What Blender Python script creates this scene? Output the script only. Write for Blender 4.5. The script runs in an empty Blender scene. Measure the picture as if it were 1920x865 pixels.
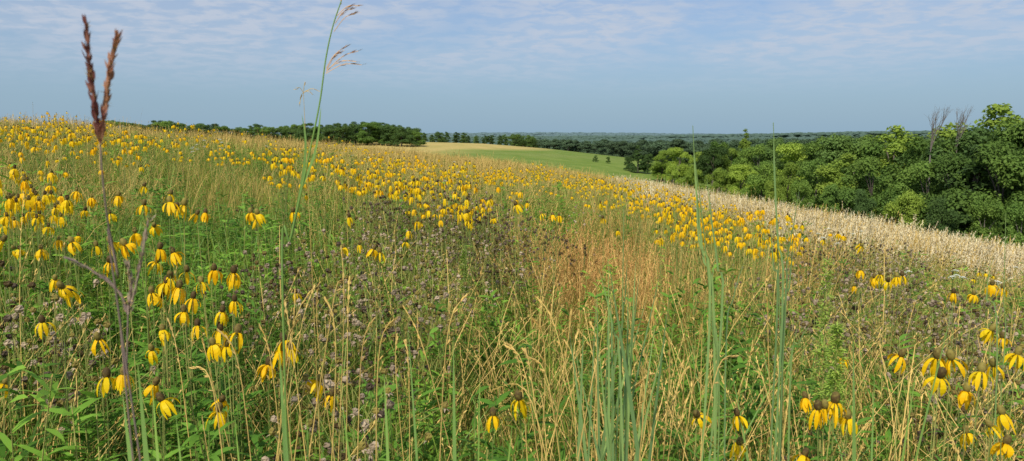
import bpy, math, random
import numpy as np
from mathutils import Vector, Matrix, Euler
random.seed(7); rng = np.random.default_rng(11)
scene = bpy.context.scene
COL = scene.collection
R = math.radians

# ------------------------------------------------------------------ camera maths (photo measurements -> world)
CAM_Z = 1.65; PITCH = R(7.4); FPX = 1371.0
cp, sp = math.cos(PITCH), math.sin(PITCH)
def ray(px, py):
    u = (np.asarray(px, float)-960)/FPX; v = (432.5-np.asarray(py, float))/FPX
    return u, cp+v*sp, -sp+v*cp
def unproj(px, py, dist):
    x, y, z = ray(px, py); k = dist/y
    return np.array([x*k, y*k, CAM_Z+z*k])
def project(x, y, z):
    d = y*cp-(z-CAM_Z)*sp; d = np.maximum(d, .05)
    up = y*sp+(z-CAM_Z)*cp
    return 960+FPX*x/d, 432.5-FPX*up/d

# ------------------------------------------------------------------ terrain
def sstep(a, b, v):
    t = np.clip((v-a)/(b-a), 0, 1); return t*t*(3-2*t)
def ground(x, y):
    x = np.asarray(x, float); y = np.asarray(y, float)
    xp = np.sqrt(x*x+9)*.5+x*.5
    N = -0.118*x-0.015*xp-0.004*y-0.00037*y*y-0.0013*x*x-0.0008*xp*xp
    N = N+0.05*np.sin(x*.31+1)*np.sin(y*.23)
    N = np.maximum(N, -60)
    A = np.interp(x, [-400, -200, -46, -8, 10, 32, 60, 100, 400], [3, 2.5, .5, -.5, -1.9, -4.4, -8, -10, -10])
    P = np.interp(y, [-50, 40, 65, 100, 150, 200, 260, 400], [-26, -10, -6.5, -3.6, -1.0, 0, -2.5, -7])
    far = np.interp(y, [250, 700, 1500, 3000, 9000], [-10, -14, -13, -9, -6])
    far = far+18*np.exp(-((x-850)/480)**2-((y-1300)/450)**2)+3*np.sin(x*.004+1)*sstep(500, 1200, y)
    w = sstep(250, 430, y)
    F = (A+P)*(1-w)+far*w
    s = 1.2
    m = np.maximum(N, F)
    return m+s*np.log(np.exp((N-m)/s)+np.exp((F-m)/s))
G0 = float(ground(0, 0))
_g = ground
def ground(x, y): return _g(x, y)-G0
def hit(px, py, h):
    """where the sight line meets the layer h above the ground"""
    px = np.atleast_1d(px).astype(float); py = np.atleast_1d(py).astype(float)
    rx, ry, rz = ray(px, py)
    ys = np.concatenate([np.arange(1.2, 12, .05), np.arange(12, 75, .25)])
    X = (rx/ry)[:, None]*ys; Z = CAM_Z+(rz/ry)[:, None]*ys
    below = Z < ground(X, ys[None, :]*np.ones_like(X))+np.asarray(h).reshape(-1, 1)
    ok = below.any(1); i = below.argmax(1); y = ys[i]
    return ok, (rx/ry)*y, y

_grid = rng.random((64, 64))
def vnoise(x, y, s):
    x = np.asarray(x)/s+17.3; y = np.asarray(y)/s+9.1
    xi = np.floor(x).astype(int); yi = np.floor(y).astype(int); fx = x-xi; fy = y-yi
    fx = fx*fx*(3-2*fx); fy = fy*fy*(3-2*fy)
    g = lambda a, b: _grid[a % 64, b % 64]
    return (g(xi, yi)*(1-fx)+g(xi+1, yi)*fx)*(1-fy)+(g(xi, yi+1)*(1-fx)+g(xi+1, yi+1)*fx)*fy

# ------------------------------------------------------------------ materials
def mat_basic(name, col, col2=None, rough=.7, trans=0.0, nscale=8, objrand=.25, spec=.2, wscale=None, wcol=None):
    m = bpy.data.materials.new(name); m.use_nodes = True; nt = m.node_tree; nt.nodes.clear()
    N = nt.nodes.new; L = nt.links.new
    out = N('ShaderNodeOutputMaterial'); b = N('ShaderNodeBsdfPrincipled')
    b.inputs['Roughness'].default_value = rough
    b.inputs['Specular IOR Level'].default_value = spec
    col2 = col2 or tuple(c*.6 for c in col)
    tc = N('ShaderNodeTexCoord'); no = N('ShaderNodeTexNoise'); no.inputs['Scale'].default_value = nscale
    no.inputs['Detail'].default_value = 1
    L(tc.outputs['Object'], no.inputs['Vector'])
    oi = N('ShaderNodeObjectInfo')
    mx = N('ShaderNodeMix'); mx.data_type = 'RGBA'
    ad = N('ShaderNodeMath'); ad.operation = 'MULTIPLY_ADD'; ad.inputs[1].default_value = 2.4; ad.inputs[2].default_value = -.7
    L(no.outputs['Fac'], ad.inputs[0])
    mm = N('ShaderNodeMath'); mm.operation = 'ADD'; mm.use_clamp = True
    sc = N('ShaderNodeMath'); sc.operation = 'MULTIPLY_ADD'; sc.inputs[1].default_value = 1.2; sc.inputs[2].default_value = -.6
    L(oi.outputs['Random'], sc.inputs[0]); L(ad.outputs[0], mm.inputs[0]); L(sc.outputs[0], mm.inputs[1])
    L(mm.outputs[0], mx.inputs['Factor'])
    mx.inputs['A'].default_value = (*col, 1); mx.inputs['B'].default_value = (*col2, 1)
    last = mx.outputs['Result']
    if wscale:
        ge = N('ShaderNodeNewGeometry'); n2 = N('ShaderNodeTexNoise'); n2.inputs['Scale'].default_value = wscale; n2.inputs['Detail'].default_value = 1
        L(ge.outputs['Position'], n2.inputs['Vector'])
        mr = N('ShaderNodeMapRange'); mr.inputs['From Min'].default_value = .42; mr.inputs['From Max'].default_value = .62
        mr.inputs['To Max'].default_value = .75
        L(n2.outputs['Fac'], mr.inputs['Value'])
        m2 = N('ShaderNodeMix'); m2.data_type = 'RGBA'; L(mr.outputs[0], m2.inputs['Factor']); L(last, m2.inputs['A'])
        m2.inputs['B'].default_value = (*wcol, 1); last = m2.outputs['Result']
    hv = N('ShaderNodeHueSaturation'); L(last, hv.inputs['Color'])
    vr = N('ShaderNodeMath'); vr.operation = 'MULTIPLY_ADD'; vr.inputs[1].default_value = objrand*2; vr.inputs[2].default_value = 1-objrand
    L(oi.outputs['Random'], vr.inputs[0]); L(vr.outputs[0], hv.inputs['Value'])
    L(hv.outputs['Color'], b.inputs['Base Color'])
    if trans > 0:
        t = N('ShaderNodeBsdfTranslucent'); ms = N('ShaderNodeMixShader'); ms.inputs[0].default_value = trans
        L(hv.outputs['Color'], t.inputs['Color']); L(b.outputs[0], ms.inputs[1]); L(t.outputs[0], ms.inputs[2]); L(ms.outputs[0], out.inputs[0])
    else:
        L(b.outputs[0], out.inputs[0])
    return m
M = {}
M['green'] = mat_basic('grass_green', (.20, .31, .032), (.36, .39, .055), trans=.35, wscale=.35, wcol=(.13, .26, .03))
M['bluegreen'] = mat_basic('grass_bluegreen', (.21, .34, .12), (.28, .40, .12), trans=.3, objrand=.12)
M['lightblade'] = mat_basic('blade_light', (.28, .46, .12), (.30, .45, .09), trans=.35, objrand=.15)
M['tan'] = mat_basic('grass_dry', (.72, .49, .15), (.46, .32, .09), objrand=.3)
M['beige'] = mat_basic('grass_pale', (.80, .69, .45), (.66, .56, .33), objrand=.25)
M['orange'] = mat_basic('grass_russet', (.68, .37, .12), (.50, .30, .09))
M['forb'] = mat_basic('forb_leaf', (.15, .33, .028), (.28, .45, .05), trans=.35, wscale=.4, wcol=(.10, .24, .03))
M['stem'] = mat_basic('stem_green', (.20, .27, .06), (.30, .28, .08))
M['petal'] = mat_basic('petal_yellow', (.95, .66, .005), (.93, .54, .003), trans=.3, nscale=30, objrand=.06, rough=.55)
M['cone'] = mat_basic('cone_brown', (.09, .055, .018), (.20, .16, .035), nscale=160)
M['brown'] = mat_basic('seed_brown', (.11, .075, .045), (.34, .26, .17), nscale=60, objrand=.4)
M['white'] = mat_basic('umbel_white', (.78, .78, .7), (.6, .62, .5), nscale=60, objrand=.1)
M['purple'] = mat_basic('spike_purple', (.22, .07, .06), (.36, .17, .10), nscale=50)
M['purpledim'] = mat_basic('spike_dusky', (.28, .20, .17), (.32, .25, .17), nscale=50)
M['goldenrod'] = mat_basic('goldenrod_green', (.46, .60, .11), (.38, .52, .09), trans=.4, nscale=30)
M['bark'] = mat_basic('bark', (.10, .08, .06), (.18, .15, .12), nscale=6)
M['dead'] = mat_basic('dead_wood', (.24, .20, .17), (.16, .14, .12), nscale=4)
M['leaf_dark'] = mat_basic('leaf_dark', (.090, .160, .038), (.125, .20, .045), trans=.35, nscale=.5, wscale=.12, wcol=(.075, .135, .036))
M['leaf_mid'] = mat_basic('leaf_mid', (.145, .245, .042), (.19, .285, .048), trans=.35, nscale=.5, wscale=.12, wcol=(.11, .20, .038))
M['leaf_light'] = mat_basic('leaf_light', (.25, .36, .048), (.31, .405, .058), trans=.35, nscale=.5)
M['leaf_far'] = mat_basic('leaf_distant_haze', (.085, .135, .06), (.07, .115, .055), nscale=.2)  # far foliage: distance haze painted into the base colours, bluer with range
M['leaf_veryfar'] = mat_basic('leaf_very_distant_haze', (.085, .135, .10), (.075, .12, .09), nscale=.2, objrand=.1)
M['leaf_haze'] = mat_basic('leaf_horizon_haze', (.12, .18, .18), (.11, .165, .165), nscale=.2, objrand=.05)  # bluish tone is aerial haze put into the leaf colour

# ------------------------------------------------------------------ mesh builder
class MB:
    def __init__(s): s.v = []; s.f = []; s.m = []; s.n = 0; s.mats = []
    def mi(s, m):
        if m not in s.mats: s.mats.append(m)
        return s.mats.index(m)
    def add(s, v, f, m):
        v = np.asarray(v, float).reshape(-1, 3); f = np.asarray(f, int)+s.n
        s.v.append(v); s.f.extend(f.tolist()); s.m.extend([s.mi(m)]*len(f)); s.n += len(v)
    def ribbons(s, P, side, W, m):
        P = np.asarray(P, float); n, k, _ = P.shape
        side = np.asarray(side, float)
        if side.ndim == 2: side = side[:, None, :]
        off = side*np.asarray(W)[..., None]*.5
        V = np.stack([P-off, P+off], 2).reshape(-1, 3)
        base = (np.arange(n)*k*2)[:, None]+(np.arange(k-1)*2)[None, :]; base = base.reshape(-1)
        s.add(V, np.stack([base, base+1, base+3, base+2], 1), m)
    def tube(s, pts, rad, m, seg=5):
        pts = np.asarray(pts, float); k = len(pts); rad = np.broadcast_to(rad, (k,))
        T = np.gradient(pts, axis=0); T /= np.linalg.norm(T, axis=1)[:, None]+1e-9
        ref = np.array([.31, .87, .2]); A = np.cross(T, ref); A /= np.linalg.norm(A, axis=1)[:, None]+1e-9
        B = np.cross(T, A); a = np.arange(seg)/seg*2*math.pi
        V = pts[:, None]+rad[:, None, None]*(A[:, None]*np.cos(a)[None, :, None]+B[:, None]*np.sin(a)[None, :, None])
        f = []
        for i in range(k-1):
            for j in range(seg):
                f.append((i*seg+j, i*seg+(j+1) % seg, (i+1)*seg+(j+1) % seg, (i+1)*seg+j))
        s.add(V, f, m)
    def ball(s, c, r, m, rings=4, seg=6, jit=.12):
        V = [(0, 0, -1)]
        for i in range(1, rings):
            ph = -math.pi/2+math.pi*i/rings
            for j in range(seg):
                th = 2*math.pi*(j+.5*(i % 2))/seg; V.append((math.cos(ph)*math.cos(th), math.cos(ph)*math.sin(th), math.sin(ph)))
        V.append((0, 0, 1)); V = np.array(V)*(1+rng.uniform(-jit, jit, (len(V), 1)))*np.asarray(r)+np.asarray(c)
        last = len(V)-1; q = []; t = []
        for j in range(seg):
            t.append((0, 1+(j+1) % seg, 1+j)); b = 1+(rings-2)*seg; t.append((last, b+j, b+(j+1) % seg))
            for i in range(rings-2):
                b = 1+i*seg; q.append((b+j, b+(j+1) % seg, b+seg+(j+1) % seg, b+seg+j))
        n0 = s.n; s.add(V, q, m); s.f.extend([[n0+x for x in tt] for tt in t]); s.m.extend([s.mi(m)]*len(t))
    def mesh(s, name, smooth=False):
        me = bpy.data.meshes.new(name)
        me.from_pydata(np.concatenate(s.v).tolist(), [], s.f)
        for m in s.mats: me.materials.append(M[m])
        me.polygons.foreach_set('material_index', s.m)
        if smooth: me.polygons.foreach_set('use_smooth', [True]*len(me.polygons))
        me.update(); return me
def U(a, b, n=None): return rng.uniform(a, b, n)
def blades(mb, n, rad, h0, h1, w, lean, droop, m, k=6, taper=1.0, base=None):
    a = U(0, 2*math.pi, n); r = rad*np.sqrt(U(0, 1, n))
    b = np.stack([r*np.cos(a), r*np.sin(a), np.zeros(n)-.02], 1)
    if base is not None: b = b+base
    d = a+U(-1.2, 1.2, n); D = np.stack([np.cos(d), np.sin(d), 0*d], 1)
    h = U(h0, h1, n); ln = U(.15, 1, n)*lean; dr = U(0, 1, n)*droop
    s = np.linspace(0, 1, k)[None, :]
    hor = (ln[:, None]*(s*.35+.65*s**2)+dr[:, None]*.8*s**3)*h[:, None]
    ver = (s-dr[:, None]*.55*s**3)*h[:, None]
    P = b[:, None]+D[:, None]*hor[..., None]; P[..., 2] += ver
    sa = d+math.pi/2+U(-.7, .7, n); S = np.stack([np.cos(sa), np.sin(sa), 0*d], 1)
    W = w*U(.7, 1.3, n)[:, None]*(1-.93*s**2.2*taper)
    mb.ribbons(P, S, W, m); return P
def leaves(mb, C, D, L, W, m, droop=.3):
    """lanceolate leaves from points C along D"""
    C = np.asarray(C); n = len(C); D = D/np.linalg.norm(D, axis=1)[:, None]
    s = np.array([0, .3, .65, 1.0])[None]; L = np.broadcast_to(L, (n,))
    P = C[:, None]+D[:, None]*(s*L[:, None])[..., None]; P[..., 2] -= droop*(s**2)*L[:, None]
    S = np.cross(D, np.array([0, 0, 1.]))+rng.normal(0, .25, (n, 3)); S /= np.linalg.norm(S, axis=1)[:, None]+1e-9
    prof = np.array([.35, 1, .75, .03])[None]
    mb.ribbons(P, S, np.broadcast_to(W, (n,))[:, None]*prof, m)

def newobj(name, me, parent=None, loc=None, rot=None, scale=None, label=None, cat=None, group=None, kind=None):
    o = bpy.data.objects.new(name, me); COL.objects.link(o)
    if parent is not None: o.parent = parent
    if loc is not None: o.location = loc
    if rot is not None: o.rotation_euler = rot
    if scale is not None: o.scale = scale if hasattr(scale, '__len__') else (scale,)*3
    if label: o['label'] = label
    if cat: o['category'] = cat
    if group: o['group'] = group
    if kind: o['kind'] = kind
    return o

# ------------------------------------------------------------------ GN scatter (ground cover only)
def scatter(name, meshes, pts, rot, scl, idx, label, cat):
    src = bpy.data.collections.new(name+'_source')
    for i, me in enumerate(meshes):
        src.objects.link(bpy.data.objects.new(f'{name}_piece_{i:02d}', me))
    me = bpy.data.meshes.new(name); n = len(pts)
    me.vertices.add(n); me.vertices.foreach_set('co', np.asarray(pts, np.float32).ravel())
    def at(nm, ty, key, d):
        a = me.attributes.new(nm, ty, 'POINT'); a.data.foreach_set(key, d)
    at('irot', 'FLOAT_VECTOR', 'vector', np.asarray(rot, np.float32).ravel())
    at('iscl', 'FLOAT_VECTOR', 'vector', np.asarray(scl, np.float32).ravel())
    at('iidx', 'INT', 'value', np.asarray(idx, np.int32))
    o = newobj(name, me, label=label, cat=cat, kind='stuff')
    ng = bpy.data.node_groups.new(name+'_nodes', 'GeometryNodeTree')
    ng.interface.new_socket('Geometry', in_out='INPUT', socket_type='NodeSocketGeometry')
    ng.interface.new_socket('Geometry', in_out='OUTPUT', socket_type='NodeSocketGeometry')
    N = ng.nodes.new; L = ng.links.new
    gi = N('NodeGroupInput'); go = N('NodeGroupOutput'); ci = N('GeometryNodeCollectionInfo')
    ci.inputs['Collection'].default_value = src; ci.inputs['Separate Children'].default_value = True; ci.inputs['Reset Children'].default_value = True
    ip = N('GeometryNodeInstanceOnPoints'); ip.inputs['Pick Instance'].default_value = True
    def na(nm, ty):
        a = N('GeometryNodeInputNamedAttribute'); a.data_type = ty; a.inputs['Name'].default_value = nm
        return [s for s in a.outputs if s.enabled and s.name == 'Attribute'][0]
    L(gi.outputs[0], ip.inputs['Points']); L(ci.outputs[0], ip.inputs['Instance'])
    L(na('iidx', 'INT'), ip.inputs['Instance Index'])
    e = N('FunctionNodeEulerToRotation'); L(na('irot', 'FLOAT_VECTOR'), e.inputs[0]); L(e.outputs[0], ip.inputs['Rotation'])
    L(na('iscl', 'FLOAT_VECTOR'), ip.inputs['Scale']); L(ip.outputs[0], go.inputs[0])
    md = o.modifiers.new('scatter', 'NODES'); md.node_group = ng
    return o

# ------------------------------------------------------------------ ground sheet
def make_ground():
    n = 340; t = np.linspace(-1, 1, n)
    xs = np.sinh(t*7.6)/np.sinh(7.6)*9000
    ys = np.sinh(t*7.6)/np.sinh(7.6)*9000+40
    X, Y = np.meshgrid(xs, ys); Z = ground(X, Y)
    V = np.stack([X, Y, Z], 2).reshape(-1, 3)
    i = (np.arange(n-1)[:, None]*n+np.arange(n-1)[None]).reshape(-1)
    me = bpy.data.meshes.new('ground'); me.from_pydata(V.tolist(), [], np.stack([i, i+1, i+n+1, i+n], 1).tolist())
    me.polygons.foreach_set('use_smooth', [True]*len(me.polygons))
    m = bpy.data.materials.new('ground_cover'); m.use_nodes = True; nt = m.node_tree; N = nt.nodes.new; L = nt.links.new
    b = nt.nodes['Principled BSDF']; b.inputs['Roughness'].default_value = .95; b.inputs['Specular IOR Level'].default_value = .05
    ge = N('ShaderNodeNewGeometry'); sx = N('ShaderNodeSeparateXYZ'); L(ge.outputs['Position'], sx.inputs[0])
    def noise(s, d=4):
        x = N('ShaderNodeTexNoise'); x.inputs['Scale'].default_value = s; x.inputs['Detail'].default_value = d; L(ge.outputs['Position'], x.inputs['Vector']); return x.outputs['Fac']
    def mapr(v, a, c, lo=0, hi=1):
        x = N('ShaderNodeMapRange'); x.inputs['From Min'].default_value = a; x.inputs['From Max'].default_value = c
        x.inputs['To Min'].default_value = lo; x.inputs['To Max'].default_value = hi; L(v, x.inputs['Value']); return x.outputs[0]
    def mix(f, A, B):
        x = N('ShaderNodeMix'); x.data_type = 'RGBA'
        L(f, x.inputs['Factor'])
        for k, v in (('A', A), ('B', B)):
            if isinstance(v, tuple): x.inputs[k].default_value = (*v, 1)
            else: L(v, x.inputs[k])
        return x.outputs['Result']
    near = mix(mapr(noise(2.5), .4, .6), (.09, .12, .03), (.16, .14, .05))
    gm = mix(mapr(noise(.25, 8), .3, .7), (.125, .195, .032), (.20, .255, .055))
    gm = mix(mapr(noise(.05, 3), .48, .66, 0, .4), gm, (.24, .26, .08))
    tn = mix(mapr(noise(.2, 8), .3, .7), (.52, .39, .14), (.38, .32, .10))
    a = N('ShaderNodeMath'); a.operation = 'MULTIPLY_ADD'; a.inputs[1].default_value = 22; L(noise(.03), a.inputs[0]); L(sx.outputs['X'], a.inputs[2])
    a2 = N('ShaderNodeMath'); a2.operation = 'MULTIPLY_ADD'; a2.inputs[1].default_value = -.42; L(sx.outputs['Y'], a2.inputs[0]); L(a.outputs[0], a2.inputs[2])
    field = mix(mapr(a2.outputs[0], -68, -58), tn, gm)
    far = mix(mapr(noise(.004), .5, .62), (.075, .115, .06), (.16, .19, .09))
    c = mix(mapr(sx.outputs['Y'], 66, 84), near, field)
    c = mix(mapr(sx.outputs['Y'], 235, 300), c, far)
    L(c, b.inputs['Base Color'])
    bp = N('ShaderNodeBump'); bp.inputs['Strength'].default_value = .6; bp.inputs['Distance'].default_value = .3; L(noise(1.2, 8), bp.inputs['Height']); L(bp.outputs[0], b.inputs['Normal'])
    me.materials.append(m)
    newobj('ground', me, label='rolling prairie hillside sloping down to a wooded valley', cat='ground', kind='structure')
make_ground()

# ------------------------------------------------------------------ grass pieces
def piece(fn):
    mb = MB(); fn(mb); return mb.mesh('piece')
def g_green(mb):
    blades(mb, 18, .14, .45, .98, .0045, .30, .6, 'green', k=6)
def g_broad(mb):
    blades(mb, 8, .10, .5, .95, .0105, .42, .75, 'lightblade', k=7)
def g_low(mb):   blades(mb, 24, .16, .2, .6, .007, .5, .8, 'green', k=5)
def seedtop(mb, P, m, n, ln, sz):
    C = []; D = []
    for p in P:
        tip = p[-1]; ax = p[-1]-p[-2]; ax /= np.linalg.norm(ax)+1e-9
        for _ in range(n):
            C.append(tip-ax*U(0, ln)); d = ax*1.1+rng.normal(0, .35, 3); D.append(d)
    leaves(mb, np.array(C), np.array(D), sz*U(.6, 1.3, len(C)), sz*.28, m, droop=.1)
def g_tan(mb):
    P = blades(mb, 8, .11, .65, 1.1, .0034, .34, .40, 'tan', k=6, taper=.5)
    seedtop(mb, P, 'tan', 7, .12, .016)
    blades(mb, 5, .12, .3, .75, .005, .5, .7, 'tan', k=5)
    blades(mb, 9, .15, .4, .85, .005, .4, .6, 'green', k=5)
def g_orange(mb):
    P = blades(mb, 15, .15, .6, .95, .0032, .25, .25, 'orange', k=5, taper=.6); seedtop(mb, P, 'orange', 12, .18, .018)
    blades(mb, 5, .15, .35, .8, .005, .4, .6, 'green', k=5)
def g_beige(mb):
    P = blades(mb, 13, .32, .7, 1.12, .006, .2, .3, 'tan', k=4, taper=.5); seedtop(mb, P, 'beige', 15, .26, .046)
    blades(mb, 10, .34, .4, .9, .012, .3, .4, 'green', k=4)
def g_forb(mb):
    for _ in range(4):
        b = np.array([U(-.1, .1), U(-.1, .1), 0]); h = U(.45, .9); l = rng.normal(0, .08, 2)
        s = np.linspace(0, 1, 6)[:, None]; pts = b+s*np.array([l[0], l[1], h]); mb.tube(pts, np.linspace(.003, .0015, 6), 'stem', 3)
        n = 24; t = U(.3, 1, n); a = U(0, 6.28, n)
        C = b+t[:, None]*np.array([l[0], l[1], h]); D = np.stack([np.cos(a), np.sin(a), U(.1, .9, n)], 1)
        leaves(mb, C, D, U(.06, .12, n), U(.012, .022, n), 'forb')
def g_fargreen(mb): blades(mb, 26, .34, .4, .95, .014, .3, .5, 'green', k=4)
def g_fartan(mb):
    P = blades(mb, 18, .34, .65, 1.08, .010, .22, .35, 'tan', k=4, taper=.5); seedtop(mb, P[:12], 'tan', 4, .14, .038)
    blades(mb, 12, .34, .5, .95, .012, .3, .4, 'green', k=4)
def g_berg(mb):
    for _ in range(4):
        b = np.array([U(-.14, .14), U(-.14, .14), 0]); h = U(.68, .92); l = rng.normal(0, .06, 2)
        top = b+np.array([l[0], l[1], h]); mb.tube([b, (b+top)/2+[.01, 0, 0], top], .0014, 'stem', 3)
        ends = [top]
        for _ in range(3):
            st = b+(top-b)*U(.6, .85); e = st+np.array([U(-.12, .12), U(-.12, .12), U(.08, .2)]); mb.tube([st, e], .0011, 'stem', 3); ends.append(e)
        for e in ends:
            r = U(.009, .0135); mb.ball(e, (r, r, r*.85), 'cone' if U(0, 1) < .5 else 'brown', 4, 6, .25)
            n = 4; a = U(0, 6.28, n); leaves(mb, np.repeat(e[None], n, 0)-[0, 0, .006], np.stack([np.cos(a), np.sin(a), U(-.5, .2, n)], 1), .018, .006, 'brown')
        n = 11; t = U(.15, .8, n); a = U(0, 6.28, n)
        leaves(mb, b+t[:, None]*(top-b), np.stack([np.cos(a), np.sin(a), U(-.4, .5, n)], 1), .06, .012, 'forb')
    blades(mb, 4, .15, .4, .8, .005, .4, .6, 'green', k=5)
def g_culm(mb):
    P = blades(mb, 2, .05, 1.15, 1.45, .0030, .12, .1, 'tan', k=8, taper=.6); seedtop(mb, P, 'tan', 12, .2, .014)
    blades(mb, 4, .05, .5, 1.1, .006, .3, .5, 'green', k=6)
kinds = {}
meshes = []
for nm, fn, c in (('green', g_green, 4), ('low', g_low, 3), ('tan', g_tan, 5), ('orange', g_orange, 2), ('beige', g_beige, 3),
                  ('forb', g_forb, 4), ('fargreen', g_fargreen, 3), ('fartan', g_fartan, 3), ('berg', g_berg, 4), ('culm', g_culm, 3), ('broad', g_broad, 3)):
    kinds[nm] = list(range(len(meshes), len(meshes)+c))
    for _ in range(c): meshes.append(piece(fn))

def wedge(y0, y1, dens, marg=2.0, k=.78):
    n = int((k*(y1*y1-y0*y0)+2*marg*(y1-y0))*dens)
    y = U(y0, y1, n*3); y = y[U(0, 1, n*3) < (k*y+marg)/(k*y1+marg)][:n]
    return U(-1, 1, len(y))*(k*y+marg), y
def blob(px, py, L):
    v = np.zeros_like(px)
    for (cx, cy, rx, ry, a) in L: v = np.maximum(v, a*np.exp(-((px-cx)/rx)**2-((py-cy)/ry)**2))
    return v
BERG = [(540, 515, 85, 36, .95), (790, 430, 160, 40, 1.0), (640, 800, 75, 55, .5), (70, 600, 90, 70, .25), (1740, 590, 200, 52, .95), (1600, 500, 120, 36, .75), (930, 460, 110, 36, .8), (1850, 700, 120, 80, .4), (700, 560, 110, 36, .4)]
ORG = [(1080, 440, 150, 44, .85), (1500, 475, 60, 32, .7), (1190, 490, 100, 28, .65)]
def band_line(px):  # lower edge of the pale grass belt on the far shoulder
    return np.interp(px, [1150, 1250, 1350, 1500, 1700, 1920, 2300], [340, 364, 388, 430, 468, 508, 590])
def classify(x, y):
    z = ground(x, y); px, py = project(x, y, z+.85); n = len(x)
    nz = vnoise(x, y, 1.2)*.6+vnoise(x, y, 4.5)*.4; fine = vnoise(x+50, y, .5)
    out = np.empty(n, int); r = U(0, 1, n); r2 = U(0, 1, n); r3 = rng.integers(0, 60, n)
    dry = .31+1.5*(nz-.5)
    dry += .14*np.exp(-((px-850)/330)**2)*(py > 430)
    dry -= .20*((px < 420) & (py > 430))
    dry += .22*(py < 330)+.05*((py >= 330) & (py < 430) & (px > 500))
    pb = blob(px, py, BERG)*(.25+fine*1.2); po = blob(px, py, ORG)
    forb = np.where((px < 520) & (py > 430), .5, .30)
    bl_ = band_line(px)+40*(vnoise(x+9, y+3, 1.6)-.5)
    belt = (py < bl_) & (px > 1150) & (y > 9); bp_ = .5+.7*vnoise(x+3, y+70, 3.)
    for i in range(n):
        fr = y[i] > 20
        if belt[i] and r[i] < bp_[i]: k = 'beige'
        elif belt[i]: k = 'fartan'
        elif r2[i] < pb[i]*.9: k = 'berg'
        elif r2[i] < pb[i]*.5+po[i]*.95: k = 'orange'
        elif r[i] < dry[i]: k = 'fartan' if fr else 'tan'
        elif fr: k = 'fargreen'
        elif r[i] > .993: k = 'culm'
        elif U(0, 1) < forb[i]: k = 'forb'
        else: k = 'low' if r3[i] % 10 < 4 else 'broad' if (r3[i] % 10 < 6 and y[i] < 9) else 'green'
        out[i] = kinds[k][r3[i] % len(kinds[k])]
    return z, out
xs, ys = [], []
for a in ((.9, 3.5, 92), (3.5, 8, 50), (8, 20, 23), (20, 72, 5.3)):
    x, y = wedge(*a); xs.append(x); ys.append(y)
x = np.concatenate(xs); y = np.concatenate(ys)
z, idx = classify(x, y)
s = U(.82, 1.12, len(x))*(.85+.3*vnoise(x, y, 2.2)); s = np.where(y < 1.6, s*.8, s)
zs = s*U(.9, 1.1, len(x))
rot = np.stack([U(-.13, .13, len(x)), U(-.13, .13, len(x)), U(0, 6.28, len(x))], 1)
scatter('prairie_grass', meshes, np.stack([x, y, z], 1), rot, np.stack([s, s, zs], 1), idx,
        'tall mixed prairie grass, green and straw coloured, with leafy forbs', 'grass')

# ------------------------------------------------------------------ coneflowers
def flower_head(mbp, mbc, z0=0., npet=None, full=True, ox=0, oy=0):
    npet = npet or random.randint(6, 10); L = .040
    a = np.arange(npet)/npet*6.283+U(-.3, .3, npet); D = np.stack([np.cos(a), np.sin(a), 0*a], 1)
    k = 6 if full else 4; s = np.linspace(0, 1, k)[None]
    sp_ = U(.35, 1.25, npet)[:, None]; l = U(.7, 1.2, npet)[:, None]*L
    hor = .006+sp_*.018*np.sin(np.minimum(s*1.9, 1.6)); ver = .002*np.sin(s*3)-l*(s**1.35)*(1.2-.25*sp_)
    P = D[:, None]*hor[..., None]; P[..., 2] += ver+z0; P[..., 0] += ox; P[..., 1] += oy
    S = np.stack([-np.sin(a), np.cos(a), 0*a], 1)+rng.normal(0, .3, (npet, 3))
    prof = np.interp(np.linspace(0, 1, k), [0, .2, .6, .9, 1], [.35, .75, 1.05, .8, .25])[None]
    W = (.0098 if full else .0115)*U(.75, 1.15, npet)[:, None]*prof
    mbp.ribbons(P, S, W, 'petal')
    mbc.ball((ox, oy, z0+.010), (.0092, .0092, .0135) if full else (.008, .008, .011), 'cone', 7 if full else 4, 10 if full else 6, .06)
def stem_unit(mb, leafy=True):
    w = U(-.03, .03, 2); s = np.linspace(0, 1, 9)
    pts = np.stack([w[0]*np.sin(s*math.pi), w[1]*np.sin(s*math.pi), s], 1)
    mb.tube(pts, np.linspace(.0024, .0012, 9), 'stem', 4)
    if leafy:
        for _ in range(5):
            t = U(.12, .62); a = U(0, 6.28); d = np.array([math.cos(a), math.sin(a), .7]); c0 = np.array([w[0]*math.sin(t*3.14), w[1]*math.sin(t*3.14), t])
            C = np.array([c0+d*q for q in (.0, .03, .03, .06, .06, .09)]); Dd = np.array([d]*6)
            Dd[1:5] += np.cross(d, [0, 0, 1])*np.array([[1], [-1], [1], [-1]])*.8
            leaves(mb, C, Dd, U(.05, .09, 6), .012, 'forb')
PV, CV, SV = [], [], []
for _ in range(12):
    p, c, st = MB(), MB(), MB(); flower_head(p, c); stem_unit(st)
    PV.append(p.mesh('petals')); CV.append(c.mesh('seed_cone', True)); SV.append(st.mesh('stem'))
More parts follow.
